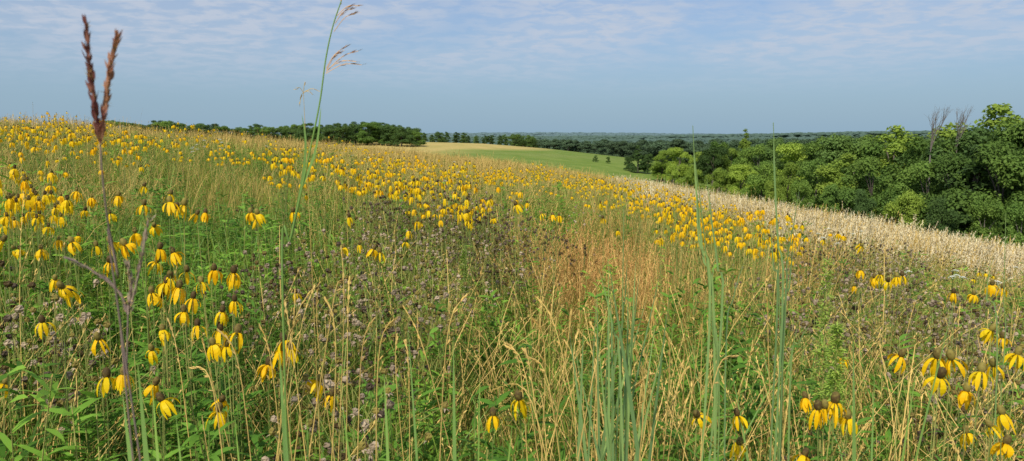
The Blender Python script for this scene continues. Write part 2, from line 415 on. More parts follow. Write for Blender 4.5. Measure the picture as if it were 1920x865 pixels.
FL = """222 368 2.6,270 385 2.4,318 380 2.3,333 390 2.35,345 385 2.4,135 455 2.3,180 462 2.6,205 492 2.4,235 460 2.3,208 455 2.5,290 425 2.6,300 467 2.3,
325 475 2.3,293 492 2.4,320 520 2.3,350 510 2.4,378 530 2.2,402 507 2.2,438 512 2.2,335 540 2.2,312 532 2.3,285 550 2.2,300 558 2.3,362 560 2.2,345 585 2.1,
118 540 2.1,103 525 2.3,132 548 2.2,80 605 2.1,417 585 2.0,440 565 2.1,413 620 2.0,400 647 1.9,445 625 1.9,425 650 1.9,305 620 2.1,285 657 2.0,200 708 1.8,232 703 1.8,
185 637 2.1,370 612 2.3,533 640 1.9,546 655 1.85,527 657 1.9,598 716 2,622 742 1.9,502 685 2.1,290 722 2,305 752 1.8,410 772 1.8,415 752 1.9,8 720 1.9,5 452 2.6,28 468 3.2,
555 550 3,645 465 4,700 468 2.9,712 474 2.9,470 400 3.2,484 402 3.1,480 412 3.3,925 780 1.65,973 750 1.55,270 350 3.6,320 365 3.0,385 400 3.2,368 402 3.2,160 395 4,550 398 3.5,1016 402 4.2,1036 404 4.1,1048 405 4.2,
968 385 3.8,925 410 4,655 408 4,1308 780 1.9,1383 780 1.9,1510 747 1.9,1533 768 1.55,1565 755 1.6,1590 785 1.6,1547 765 1.55,1508 855 1.7,1385 833 2,1688 668 1.8,1762 707 1.5,
1757 672 1.7,1784 674 1.7,1840 698 1.5,1812 734 1.6,1880 777 1.6,1812 812 1.7,1885 832 1.7,1858 800 1.8,1907 665 2,1862 686 2,1858 620 2.2,1880 634 2.2,1650 515 3.5,1665 528 3.3,1682 520 3.5,
1640 522 3.6,1692 518 3.7,1788 550 3,1860 535 3,1880 541 2.9,1825 553 3,1615 462 4.5,1580 672 2.6,775 340 5,1460 470 4.5,1130 410 5"""
CG = 'yellow drooping coneflowers standing in the prairie grass'
heads = []
for t in FL.replace('\n', '').split(','):
    a, b, d = map(float, t.split()); heads.append(tuple(unproj(a, b, d)))
def yaw(): return random.uniform(0, 6.28)
for i, (hx, hy, hz) in enumerate(heads):
    gz = float(ground(hx, hy)); h = hz-gz; v = i % 12
    e = newobj('yellow_coneflower', None, loc=(hx, hy, gz), rot=(0, 0, yaw()), label='yellow coneflower with drooping petals and brown cone in tall grass', cat='flower', group=CG)
    e.empty_display_size = .05
    newobj('stem', SV[v], e, scale=(1, 1, h))
    tl = (random.gauss(0, .25), random.gauss(0, .25), 0); sc = random.uniform(.85, 1.15)
    newobj('petals', PV[v], e, loc=(0, 0, h), rot=tl, scale=sc)
    newobj('seed_cone', CV[v], e, loc=(0, 0, h), rot=tl, scale=sc)
FB = [(60, 255, 160, 28, 1.), (220, 258, 220, 22, .9), (40, 365, 110, 50, 1.), (330, 290, 220, 36, .75), (480, 320, 80, 28, 1.), (600, 300, 130, 22, .8), (350, 382, 140, 32, .55), (700, 318, 90, 26, .9), (260, 440, 200, 60, .14),
      (480, 365, 75, 24, 1.), (760, 345, 95, 15, 1.), (880, 372, 70, 20, 1.), (860, 397, 60, 10, 1.), (930, 330, 160, 14, .9), (1100, 350, 120, 15, .9), (1180, 353, 120, 12, 1.), (1240, 380, 80, 18, 1.), (1380, 415, 110, 26, 1.), (1420, 447, 100, 24, 1.),
      (1300, 405, 60, 22, .9), (1290, 435, 60, 15, .7), (955, 375, 14, 16, 1.), (1670, 525, 40, 12, .3), (1860, 540, 50, 15, .3), (300, 520, 170, 80, .06), (450, 430, 500, 80, .06), (650, 450, 50, 25, .12), (1090, 362, 26, 20, .7)]
n = 60000
fpx = U(-120, 2040, n); fpy = 215+330*U(0, 1, n)**1.6; hh = U(.88, 1.2, n)
ok, fx, fy = hit(fpx, fpy, hh)
cl = vnoise(fx, fy, 1.1); cl2 = vnoise(fx+31, fy+5, .4); cl3 = vnoise(fx+3, fy+55, 4.0)
prob = blob(fpx, fpy, FB)*np.clip(cl*3.4-1.1, 0, 1)*np.clip(cl2*2.4-.5, 0, 1)*np.clip(cl3*3-.5, .25, 1)*.6
prob = np.where(fpx < 0, blob(-fpx, fpy, FB)*(cl > .5)*.2, prob)
prob *= np.interp(fy, [3, 6, 12, 25], [.35, .65, 1.0, 1.3])
keep = ok & (U(0, 1, n) < prob) & (fy > 2.6) & (fy < 70)
belt = (fpy < band_line(fpx)-10) & (fpx > 1200); keep &= ~belt
fx, fy, hh = fx[keep], fy[keep], hh[keep]; o = np.argsort(fy); fx, fy, hh = fx[o], fy[o], hh[o]
SM = []
for _ in range(9):
    mb = MB(); stem_unit(mb, False); flower_head(mb, mb, 1.0, full=False); SM.append(mb.mesh('coneflower_head'))
PM = []
for _ in range(6):
    mb = MB()
    for q in range(random.randint(2, 4)):
        ox, oy, oz = random.uniform(-.16, .16), random.uniform(-.16, .16), random.uniform(.88, 1.06)
        flower_head(mb, mb, oz, full=False, ox=ox, oy=oy)
        mb.tube([(0, 0, 0), (ox*.5, oy*.5, oz*.6), (ox, oy, oz)], .0018, 'stem', 3)
    PM.append(mb.mesh('coneflower_plant'))
ni = 300-len(heads)
for i in range(min(ni, len(fx))):
    sc = random.uniform(.8, 1.1)
    newobj('yellow_coneflower', SM[i % 9], loc=(fx[i], fy[i], float(ground(fx[i], fy[i]))), rot=(random.gauss(0, .05), random.gauss(0, .05), yaw()),
           scale=(sc, sc, hh[i]), label='yellow coneflower blooming among straw coloured prairie grass', cat='flower', group=CG)
fx, fy, hh = fx[ni:], fy[ni:], hh[ni:]; m = len(fx)
s = np.where(fy > 18, U(1.0, 1.3, m), U(.9, 1.1, m))
scatter('yellow_coneflower_drift', SM[:3]+PM, np.stack([fx, fy, ground(fx, fy)], 1), np.stack([U(-.06, .06, m), U(-.06, .06, m), U(0, 6.28, m)], 1),
        np.stack([s, s, hh*1.04], 1), np.where(fy < 10, rng.integers(0, 6, m), rng.integers(1, 9, m)), 'far drifts of yellow coneflowers across the hillside', 'flowers')

# ------------------------------------------------------------------ dried bergamot plants, white umbels, goldenrod
BM = [piece(g_berg) for _ in range(5)]
for me in BM: me.name = 'dried_bergamot'
c = 0
for (cx, cy, rx, ry, a) in BERG:
    for _ in range(9):
        px, py = random.gauss(cx, rx*.5), random.gauss(cy, ry*.5); okk, bx, by = hit(px, max(py, 400), .8)
        if okk[0] and by[0] > 1.9:
            newobj('dried_bergamot', BM[c % 5], loc=(bx[0], by[0], float(ground(bx[0], by[0]))), rot=(0, 0, yaw()), scale=random.uniform(.95, 1.1),
                   label='brown dried wild bergamot with round seed heads', cat='plant', group='dried bergamot seed heads in the prairie'); c += 1
def umbel(mb):
    mb.tube([(0, 0, 0), (.01, 0, .5), (0, 0, .96)], .002, 'stem', 3)
    for i in range(18):
        a = i*2.4; r = .028*math.sqrt(i/18)*(1+.2*math.sin(a*3)); e = np.array([r*math.cos(a), r*math.sin(a), .985+.012*math.cos(r*50)+U(-.003, .003)])
        mb.tube([(0, 0, .96), e], .0006, 'stem', 3); mb.ball(e, (.004, .004, .0025), 'white', 4, 6, .3)
UM = []
for _ in range(3):
    mb = MB(); umbel(mb); UM.append(mb.mesh('white_umbel'))
for (cx, cy, sx_, sy_, n_) in ((400, 270, 40, 8, 14), (720, 300, 40, 6, 8), (1270, 378, 40, 10, 10), (1790, 520, 60, 10, 7), (1540, 440, 40, 8, 6), (850, 325, 90, 8, 5)):
    for _ in range(n_):
        px, py = random.gauss(cx, sx_), random.gauss(cy, sy_); okk, bx, by = hit(px, py, 1.0)
        if okk[0]:
            newobj('wild_carrot_flower', UM[c % 3], loc=(bx[0], by[0], float(ground(bx[0], by[0]))), rot=(random.gauss(0, .15), random.gauss(0, .15), yaw()), scale=(1+(by[0] > 15)*.5, 1+(by[0] > 15)*.5, 1.04),
                   label='white flat topped wild carrot flower above the grass', cat='flower', group='white wild carrot flowers in the prairie'); c += 1
def plant(name, label, cat, base, parts):
    e = newobj(name, None, loc=base, label=label, cat=cat); e.empty_display_size = .05
    for pn, mb, sm in parts:
        me = mb.mesh(pn, sm); me.transform(Matrix.Translation(-Vector(base))); newobj(pn, me, e)
    return e
for (px, py, d, hgt) in ((1552, 488, 2.1, .42), (1570, 610, 2.0, .2), (870, 470, 4, .2)):
    tp = unproj(px, py, d); bs = np.array([tp[0], tp[1], float(ground(tp[0], tp[1]))]); H = tp[2]-bs[2]
    st, lf = MB(), MB(); st.tube([bs, (bs+tp)/2+[.01, 0, 0], tp], [.004, .003, .0015], 'stem', 5)
    n = 800; q = U(0, 1, n); t = 1-q*hgt/H*1.2; a = U(0, 6.28, n); rr = .005+.034*q**.7*(.6+.4*np.sin(t*70))
    C = bs+t[:, None]*(tp-bs)+np.stack([np.cos(a)*rr*U(.2, 1, n), np.sin(a)*rr*U(.2, 1, n), 0*a], 1)
    leaves(lf, C, np.stack([np.cos(a), np.sin(a), U(.0, 1.4, n)], 1), U(.012, .026, n), .005, 'goldenrod')
    n = 90; t = U(.1, .75, n); a = U(0, 6.28, n); l2 = MB()
    leaves(l2, bs+t[:, None]*(tp-bs), np.stack([np.cos(a), np.sin(a), U(.1, .8, n)], 1), U(.06, .1, n), .014, 'forb')
    plant('goldenrod', 'bright green goldenrod in bud with dense upright plume', 'plant', bs, [('stem', st, 0), ('flower_plume', lf, 0), ('foliage', l2, 0)])

# ------------------------------------------------------------------ tall grasses close to the viewer
def smooth_path(P, k=24):
    P = np.array(P, float); t = np.linspace(0, len(P)-1, k); i = np.clip(t.astype(int), 0, len(P)-2); f = (t-i)[:, None]
    p0 = P[np.clip(i-1, 0, len(P)-1)]; p1 = P[i]; p2 = P[i+1]; p3 = P[np.clip(i+2, 0, len(P)-1)]
    return .5*(2*p1+(p2-p0)*f+(2*p0-5*p1+4*p2-p3)*f*f+(3*p1-p0-3*p2+p3)*f**3)
def spike(mb, P, m, dens=120, w=1.):
    P = smooth_path(P, 30); mb.tube(P, np.linspace(.0013, .0006, 30), m, 5)
    T = np.gradient(P, axis=0); T /= np.linalg.norm(T, axis=1)[:, None]
    i = rng.integers(0, 29, dens); f = U(0, 1, dens)[:, None]; C = P[i]*(1-f)+P[i+1]*f
    D = T[i]*1.6+rng.normal(0, .26, (dens, 3)); C = C+rng.normal(0, .0008, (dens, 3))
    leaves(mb, C, D, U(.007, .011, dens), U(.0020, .0032, dens)*w, m, droop=0)
    n2 = dens//2; i = rng.integers(0, 29, n2); D = T[i]+rng.normal(0, .9, (n2, 3)); leaves(mb, P[i], D, U(.004, .008, n2), .0007, 'tan', droop=0)
def base_of(p, dx=0, dy=0):
    x_, y_ = p[0]+dx, p[1]+dy; return np.array([x_, y_, float(ground(x_, y_))])
d = .62
st, s1, s2 = MB(), MB(), MB()
j = unproj(188, 268, d); bs = base_of(j, .06, .10)
P = [j, unproj(192, 330, d), unproj(203, 420, d+.01), unproj(222, 520, d+.03), unproj(236, 680, d+.06), bs]
st.tube(smooth_path(P, 30), np.linspace(.0007, .0009, 30), 'purpledim', 6)
spike(s1, [j, unproj(178, 200, d), unproj(168, 130, d), unproj(162, 48, d)], 'purple', dens=200)
spike(s2, [j, unproj(195, 215, d), unproj(205, 140, d), unproj(219, 72, d)], 'purple', dens=200)
plant('big_bluestem', 'tall bluestem stalk with two reddish purple seed spikes', 'grass', bs, [('stem', st, 1), ('seed_spike', s1, 0), ('seed_spike', s2, 0)])
d = .74
j = unproj(240, 590, d); bs = base_of(j, .01, .03); st, s1, s2, s3 = MB(), MB(), MB(), MB()
st.tube(smooth_path([j, unproj(238, 700, d), unproj(243, 800, d), bs], 20), np.linspace(.0008, .0009, 20), 'purpledim', 6)
spike(s1, [j, unproj(245, 540, d), unproj(240, 500, d)], 'purpledim', dens=60, w=.8)
spike(s2, [j, unproj(256, 530, d), unproj(268, 470, d), unproj(278, 412, d)], 'purpledim', dens=70, w=.8)
spike(s3, [j, unproj(225, 550, d), unproj(185, 515, d), unproj(130, 485, d)], 'purpledim', dens=60, w=.8)
plant('big_bluestem', 'dusky purple three pronged bluestem seed head', 'grass', bs, [('stem', st, 1), ('seed_spike', s1, 0), ('seed_spike', s2, 0), ('seed_spike', s3, 0)])
def twig(mb, a, b, m='tan', sag=.004, n=16, ln=.011):
    a, b = np.array(a), np.array(b); mid = (a+b)/2+[0, 0, sag*2]; P = smooth_path([a, mid, b], 8); mb.tube(P, .0006, m, 3)
    i = rng.integers(2, 7, n); f = U(0, 1, n)[:, None]; C = P[i]*(1-f)+P[np.minimum(i+1, 7)]*f; D = (P[7]-P[2])[None]/np.linalg.norm(P[7]-P[2])+rng.normal(0, .14, (n, 3))
    leaves(mb, C, D, ln, .0016, m, droop=.1)
d = 1.25; st, hd, lf = MB(), MB(), MB(); b0 = unproj(530, 560, d); bs = base_of(b0, -.02, .03)
P = [bs, b0, unproj(545, 450, d), unproj(567, 350, d), unproj(584, 270, d), unproj(600, 190, d), unproj(611, 110, d), unproj(624, 50, d), unproj(640, 2, d)]
st.tube(smooth_path(P, 50), np.linspace(.0022, .0010, 50), 'lightblade', 6)
for (a, b) in (((640, 3), (638, -40)), ((640, 3), (652, -35)), ((632, 30), (674, 12)), ((628, 45), (660, 18)), ((626, 60), (668, 25)), ((640, 8), (632, -25)),
               ((613, 130), (650, 88)), ((612, 135), (672, 96)), ((611, 138), (678, 122)), ((612, 132), (668, 116)), ((612, 128), (640, 100))):
    twig(hd, unproj(*a, d), unproj(*b, d+random.uniform(-.02, .02)), m='orange')
def bl(mb, pts, w, m):
    P = smooth_path(pts, 16); s = np.linspace(0, 1, 16)
    T = P[-1]-P[0]; S = np.cross(T, [0, 1, 0.2]); S /= np.linalg.norm(S)
    S1 = S+np.array([0, 1., 0])*U(-.6, .6); W = w*np.interp(s, [0, .3, .75, 1], [.8, 1, .65, .04])
    mb.ribbons(P[None], (S1/np.linalg.norm(S1))[None], W[None], m)
bl(lf, [unproj(545, 450, d), unproj(565, 350, d), unproj(573, 270, d), unproj(566, 215, d)], .005, 'lightblade')
bl(lf, [unproj(567, 350, d), unproj(592, 280, d), unproj(602, 200, d)], .005, 'lightblade')
plant('indian_grass', 'tall slender green grass stalk with arching open seed head', 'grass', bs, [('stem', st, 1), ('seed_head', hd, 0), ('foliage', lf, 0)])
d = 1.6; st, hd = MB(), MB(); tpt = unproj(569, 175, d); bs = base_of(tpt, 0, 0)
st.tube(smooth_path([bs, (bs+tpt)/2+[.008, 0, 0], tpt], 20), np.linspace(.0014, .0005, 20), 'tan', 5)
for b in ((556, 168), (586, 178), (600, 172), (572, 160), (562, 196)): twig(hd, tpt, unproj(*b, d), n=7, ln=.008)
plant('indian_grass', 'thin straw grass stalk with small forked seed head', 'grass', bs, [('stem', st, 1), ('seed_head', hd, 0)])

def sheaf(name, label, lines, m, w, stem_r=.0020):
    d0 = lines[0][0]; first = unproj(*lines[0][1][0], d0); bs = base_of(first); st = MB(); lv = []
    for i, (dd, pts) in enumerate(lines):
        dd = dd+random.uniform(-.04, .04)*(i > 0); W = [unproj(a, b, dd) for a, b in pts]; b_ = bs+np.array([random.uniform(-.07, .07), random.uniform(-.04, .05), 0])
        if i == 0: st.tube(smooth_path([bs]+W, 30), np.linspace(stem_r, .0007, 30), m, 5)
        else:
            mb = MB(); bl(mb, [b_]+W, w*random.uniform(.7, 1.15), m); lv.append(('leaf', mb, 0))
    plant(name, label, 'grass', bs, [('stem', st, 1)]+lv)
sheaf('switchgrass', 'tall blue green switchgrass shoot with narrow upright leaves',
      [(1.6, [(1348, 800), (1335, 600), (1318, 420), (1303, 300), (1299, 236)]), (1.6, [(1340, 640), (1318, 480), (1305, 350), (1300, 262)]), (1.62, [(1330, 620), (1310, 450), (1306, 330)]),
       (1.6, [(1350, 640), (1345, 500), (1335, 420), (1325, 330)]), (1.65, [(1360, 700), (1375, 560), (1400, 480)]), (1.58, [(1345, 720), (1330, 600), (1342, 470)])], 'bluegreen', .006)
sheaf('switchgrass', 'tall blue green switchgrass shoot standing above the flowers',
      [(1.5, [(1463, 820), (1462, 600), (1456, 400), (1450, 230)]), (1.5, [(1465, 640), (1458, 450), (1452, 330), (1450, 255)]), (1.5, [(1470, 640), (1475, 500), (1490, 410), (1500, 345)]),
       (1.53, [(1468, 660), (1480, 540), (1487, 450)]), (1.5, [(1455, 640), (1450, 500), (1444, 420)]), (1.5, [(1480, 760), (1500, 640), (1530, 600)])], 'bluegreen', .006)
sheaf('switchgrass', 'blue green grass shoot with long narrow leaf tip',
      [(1.4, [(1162, 860), (1165, 700), (1168, 520), (1170, 365)]), (1.4, [(1162, 700), (1172, 560), (1176, 480)]), (1.4, [(1165, 760), (1150, 620), (1122, 500)]), (1.4, [(1170, 760), (1185, 640), (1200, 500)])], 'bluegreen', .006)
sheaf('switchgrass', 'blue green grass shoot beside yellow coneflowers',
      [(2.0, [(1880, 700), (1882, 560), (1886, 400)]), (2., [(1870, 660), (1850, 560), (1862, 480)])], 'bluegreen', .006)
def clump(label, cx, d, blist, m, w):
    c0 = unproj(cx, 860, d); bs = base_of(c0); parts = []
    for (x0, xt, yt, bend) in blist:
        dd = d+random.uniform(-.12, .15); mb = MB(); tp = unproj(xt, yt, dd); b_ = bs+np.array([(x0-cx)/FPX*d, random.uniform(-.05, .05), 0])
        mid = b_*.45+tp*.55+np.array([(x0-xt)/FPX*d*.3+bend, 0, .03]); bl(mb, [b_, mid, tp], w*random.uniform(.6, 1.2), m); parts.append(('leaf', mb, 0))
    plant('grass_clump', label, 'grass', bs, parts)
clump('clump of blue green arching grass leaves', 1150, 1.45, [(1100+random.randint(-40, 100), x_+random.randint(-16, 16), y_, random.uniform(-.05, .05)) for x_, y_ in
      ((1105, 560), (1118, 520), (1132, 480), (1145, 500), (1128, 560), (1160, 530), (1182, 490), (1192, 520), (1205, 560), (1225, 600), (1245, 560), (1090, 620), (1075, 640), (1215, 640), (1180, 590), (1140, 600), (1248, 500), (1110, 650), (1260, 640), (1065, 610))], 'bluegreen', .0095)
clump('broad pale green grass leaves among leafy stems', 400, .95, [(330, 258, 682, -.03), (345, 285, 720, -.02), (490, 524, 662, .03), (500, 575, 770, .03), (250, 230, 740, 0), (360, 330, 780, 0), (480, 440, 780, 0)], 'lightblade', .016)
clump('arching pale green grass leaves among straw', 820, 1.2, [(800, 765, 610, 0), (830, 900, 700, .03), (790, 720, 700, -.03), (850, 850, 640, 0), (700, 640, 740, 0), (900, 960, 800, 0)], 'lightblade', .011)
clump('arching pale green grass leaves beside coneflowers', 1650, 1.4, [(1640, 1600, 640, 0), (1660, 1720, 680, 0), (1650, 1640, 700, 0), (1680, 1790, 560, 0)], 'lightblade', .009)
STR = [(545, 700, 640, 530), (600, 860, 610, 560), (640, 860, 655, 520), (660, 860, 700, 600), (560, 860, 560, 600), (470, 860, 380, 640), (430, 860, 360, 690), (480, 860, 410, 620), (700, 860, 740, 600), (1040, 860, 950, 650), (1060, 860, 985, 660),
       (1120, 860, 1085, 620), (1130, 860, 1060, 640), (1240, 860, 1290, 690), (1230, 860, 1250, 630), (1185, 860, 1190, 660), (1210, 860, 1225, 700), (650, 860, 600, 520), (620, 860, 640, 460), (1000, 860, 1000, 600), (1085, 860, 925, 730), (1160, 860, 1230, 560)]
for _ in range(24):
    x0 = random.choice((random.uniform(430, 800), random.uniform(980, 1300), random.uniform(350, 1700))); STR.append((x0, 860, x0+random.gauss(0, 75), random.uniform(520, 740)))
for (x0, y0, x1, y1) in STR:
    d = random.uniform(1.25, 1.9); a = unproj(x0, y0, d); b = unproj(x1, y1, d+random.uniform(-.05, .2)); bs = base_of(a)
    st, hd = MB(), MB(); k_ = random.uniform(-.03, .03); P = smooth_path([bs, a*.6+bs*.4, a*.4+b*.6+[k_, 0, .012], b], 20); st.tube(P[:14], np.linspace(.0019, .0011, 14), 'tan', 5)
    hd.tube(P[13:], np.linspace(.0011, .0007, 7), 'tan', 5)
    n = 30; i = rng.integers(13, 19, n); leaves(hd, P[i], (P[19]-P[15])[None]/np.linalg.norm(P[19]-P[15])+rng.normal(0, .10, (n, 3)), .016, .0034, 'tan', droop=0)
    plant('dry_grass_stem', 'bent straw coloured dry grass stem with narrow seed spike', 'grass', bs, [('stem', st, 1), ('seed_head', hd, 0)])['group'] = 'dry straw coloured grass stems'

# ------------------------------------------------------------------ trees
def tree_meshes(kind, leafm, seed):
    rg = np.random.default_rng(seed); tr = MB(); cr = MB()
    lob = []
    if kind == 'round':
        for _ in range(40):
            a = rg.uniform(0, 6.28); z_ = rg.uniform(1.0, 8.7); R_ = 3.7*math.sin(max(.12, min(1, (z_-.2)/9.4))*math.pi*.92)**.6*rg.uniform(.35, 1)
            lob.append((R_*math.cos(a), R_*math.sin(a), z_, rg.uniform(.6, 1.5)))
        lob.append((0, 0, 8.9, .9)); n = 18000; ls = .14
    elif kind == 'oval':
        for _ in range(34):
            a = rg.uniform(0, 6.28); z_ = rg.uniform(1.0, 9.0); R_ = 2.3*math.sin((z_)/10.5*math.pi)**.6*rg.uniform(.3, 1)
            lob.append((R_*math.cos(a), R_*math.sin(a), z_, rg.uniform(.55, 1.2)))
        lob.append((0, 0, 9.3, .6)); n = 14000; ls = .13
    elif kind == 'cone':
        for _ in range(38):
            a = rg.uniform(0, 6.28); z_ = 1+8.3*rg.uniform(0, 1)**1.2; R_ = 2.4*(1-z_/10.3)*rg.uniform(.5, 1)
            lob.append((R_*math.cos(a), R_*math.sin(a), z_, .3+.7*(1-z_/10)))
        lob.append((0, 0, 9.5, .4)); n = 11000; ls = .13
    else:
        for _ in range(32):
            a = rg.uniform(0, 6.28); z_ = rg.uniform(.9, 8.4); R_ = 5*math.cos(z_/9.8*math.pi/2)**.6*rg.uniform(.3, 1)
            lob.append((R_*math.cos(a), R_*math.sin(a), z_, rg.uniform(.7, 1.7)))
        n = 15000; ls = .16
    lob = np.array(lob); w = lob[:, 3]**2; i = rg.choice(len(lob), n, p=w/w.sum())
    dn = rg.normal(0, 1, (n, 3)); dn[:, 2] = np.where(dn[:, 2] < -.3, -dn[:, 2]*.6, dn[:, 2]); dn /= np.linalg.norm(dn, axis=1)[:, None]
    K = 18; tw = rg.normal(0, 1, (len(lob), K, 3)); tw /= np.linalg.norm(tw, axis=2)[..., None]; tw[..., 2] = tw[..., 2]*.7+.2
    dn = dn*1.0+tw[i, rg.integers(0, K, n)]; dn /= np.linalg.norm(dn, axis=1)[:, None]
    C = lob[i, :3]+dn*(lob[i, 3]*rg.uniform(.2, 1.3, n)**.6)[:, None]*np.array([1, 1, .85])
    nr = dn*.9+np.array([0, -.1, .5])+rg.normal(0, .5, (n, 3)); nr /= np.linalg.norm(nr, axis=1)[:, None]
    a = np.cross(nr, rg.normal(0, 1, (n, 3))); a /= np.linalg.norm(a, axis=1)[:, None]; b = np.cross(nr, a)
    sz = (ls*rg.uniform(.6, 1.4, n))[:, None]
    V = np.stack([C-a*sz, C-b*sz*.6, C+a*sz, C+b*sz*.6], 1).reshape(-1, 3); k = np.arange(n)*4
    cr.add(V, np.stack([k, k+1, k+2, k+3], 1), leafm)
    tr.tube([(0, 0, -.4), (.05, 0, 1.5), (-.05, .1, 4), (0, 0, 7.5)], [.3, .2, .15, .05], 'bark', 8)
    for l in lob[:12]:
        z0 = l[2]*.55+.4; tr.tube([(0, 0, z0), (l[0]*.5, l[1]*.5, (z0+l[2])/2+.2), tuple(l[:3])], [.1, .06, .02], 'bark', 5)
    return tr.mesh('trunk', True), cr.mesh('crown')
TM = {}; sd = 100
for kd in ('round', 'oval', 'cone', 'bush'):
    for lm in ('leaf_dark', 'leaf_mid', 'leaf_light'):
        for v in range(2 if kd in ('round', 'bush') else 1):
            TM.setdefault((kd, lm), []).append(tree_meshes(kd, lm, sd)); sd += 1
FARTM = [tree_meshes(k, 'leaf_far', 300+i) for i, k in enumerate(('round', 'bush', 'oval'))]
LAB = {'leaf_dark': 'dark green', 'leaf_mid': 'mid green', 'leaf_light': 'light yellow green'}
KLB = {'round': 'broad crowned deciduous tree', 'oval': 'tall oval crowned tree', 'cone': 'pointed conical tree', 'bush': 'dense bushy tree'}
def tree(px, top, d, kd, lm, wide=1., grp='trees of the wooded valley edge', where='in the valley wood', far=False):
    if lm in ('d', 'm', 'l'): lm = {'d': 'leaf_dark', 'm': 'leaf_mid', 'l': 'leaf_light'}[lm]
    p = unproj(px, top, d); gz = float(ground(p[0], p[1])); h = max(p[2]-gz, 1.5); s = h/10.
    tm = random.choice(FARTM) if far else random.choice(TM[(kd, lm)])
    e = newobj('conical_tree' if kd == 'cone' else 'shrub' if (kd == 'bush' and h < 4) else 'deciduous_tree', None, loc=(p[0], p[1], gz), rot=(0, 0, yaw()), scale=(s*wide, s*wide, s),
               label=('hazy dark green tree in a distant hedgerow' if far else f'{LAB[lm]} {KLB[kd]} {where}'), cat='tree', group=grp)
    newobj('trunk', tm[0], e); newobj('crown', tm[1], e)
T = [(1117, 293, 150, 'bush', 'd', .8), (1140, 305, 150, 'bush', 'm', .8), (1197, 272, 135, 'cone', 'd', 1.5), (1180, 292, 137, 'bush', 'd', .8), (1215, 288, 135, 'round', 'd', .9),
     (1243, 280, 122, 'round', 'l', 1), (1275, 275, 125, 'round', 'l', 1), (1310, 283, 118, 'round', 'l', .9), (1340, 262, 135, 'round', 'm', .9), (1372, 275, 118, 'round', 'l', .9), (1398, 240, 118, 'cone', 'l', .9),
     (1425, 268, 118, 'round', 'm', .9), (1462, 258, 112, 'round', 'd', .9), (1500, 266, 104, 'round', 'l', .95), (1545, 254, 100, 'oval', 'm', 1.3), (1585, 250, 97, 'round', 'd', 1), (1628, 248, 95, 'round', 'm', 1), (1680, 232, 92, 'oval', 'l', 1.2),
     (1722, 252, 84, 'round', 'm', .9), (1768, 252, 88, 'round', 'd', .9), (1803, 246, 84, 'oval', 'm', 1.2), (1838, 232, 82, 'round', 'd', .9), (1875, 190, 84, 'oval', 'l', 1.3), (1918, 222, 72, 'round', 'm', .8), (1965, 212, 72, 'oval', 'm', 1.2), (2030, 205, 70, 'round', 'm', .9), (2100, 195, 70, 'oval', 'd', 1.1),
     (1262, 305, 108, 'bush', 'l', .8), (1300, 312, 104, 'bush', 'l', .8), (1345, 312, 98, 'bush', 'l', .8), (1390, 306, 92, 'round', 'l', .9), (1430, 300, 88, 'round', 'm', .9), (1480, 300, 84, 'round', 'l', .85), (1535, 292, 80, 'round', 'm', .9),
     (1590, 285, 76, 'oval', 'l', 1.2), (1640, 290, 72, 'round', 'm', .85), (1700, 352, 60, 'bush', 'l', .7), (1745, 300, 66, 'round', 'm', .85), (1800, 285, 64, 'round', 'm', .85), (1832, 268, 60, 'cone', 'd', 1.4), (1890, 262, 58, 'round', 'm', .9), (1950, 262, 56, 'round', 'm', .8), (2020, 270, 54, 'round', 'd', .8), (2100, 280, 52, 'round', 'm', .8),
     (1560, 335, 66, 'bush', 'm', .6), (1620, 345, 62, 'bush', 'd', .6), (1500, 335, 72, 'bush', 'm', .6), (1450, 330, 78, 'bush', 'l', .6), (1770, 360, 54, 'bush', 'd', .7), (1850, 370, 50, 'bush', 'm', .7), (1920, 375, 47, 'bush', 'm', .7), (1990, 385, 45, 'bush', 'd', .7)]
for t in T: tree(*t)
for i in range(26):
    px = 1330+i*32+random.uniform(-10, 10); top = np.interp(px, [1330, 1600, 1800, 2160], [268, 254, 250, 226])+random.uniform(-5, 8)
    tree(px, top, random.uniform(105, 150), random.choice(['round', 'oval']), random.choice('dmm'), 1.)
LX = [205, 230, 262, 290, 318, 345, 372, 400, 425, 450, 478, 505, 530, 556, 580, 604, 628, 652, 674, 696, 718, 738, 756, 768]
LY = [226, 230, 232, 226, 229, 233, 232, 235, 240, 240, 236, 238, 236, 232, 234, 234, 233, 230, 227, 229, 233, 235, 238, 246]
for px, ty in zip(LX, LY):
    tree(px, ty+random.uniform(-2, 2)-3, random.uniform(170, 190), random.choice(['round', 'bush']), random.choice('ddm'), 1.3, 'hedgerow trees beyond the crest', 'in the hedgerow beyond the crest')
    tree(px+14, ty, random.uniform(160, 172), 'bush', random.choice('dm'), 1.4, 'hedgerow trees beyond the crest', 'in the hedgerow beyond the crest')
for i in range(17):
    px = 782+i*14+random.uniform(-4, 4); tree(px, np.interp(px, [780, 830, 900, 960, 1020], [250, 247, 252, 251, 258])+random.uniform(-3, 4), random.uniform(225, 250), random.choice(['round', 'oval', 'bush']), 'd', 1.1, 'hedgerow trees along the far field', 'along the far field edge')
for i in range(60):
    px = 975+i*13+random.uniform(-4, 4); tree(px, np.interp(px, [985, 1100, 1250, 1400, 1650], [257, 261, 262, 259, 254])+random.uniform(-2, 3), random.uniform(270, 330), 'round', 'd', 1.5, 'distant woodland edge trees', '', far=True)
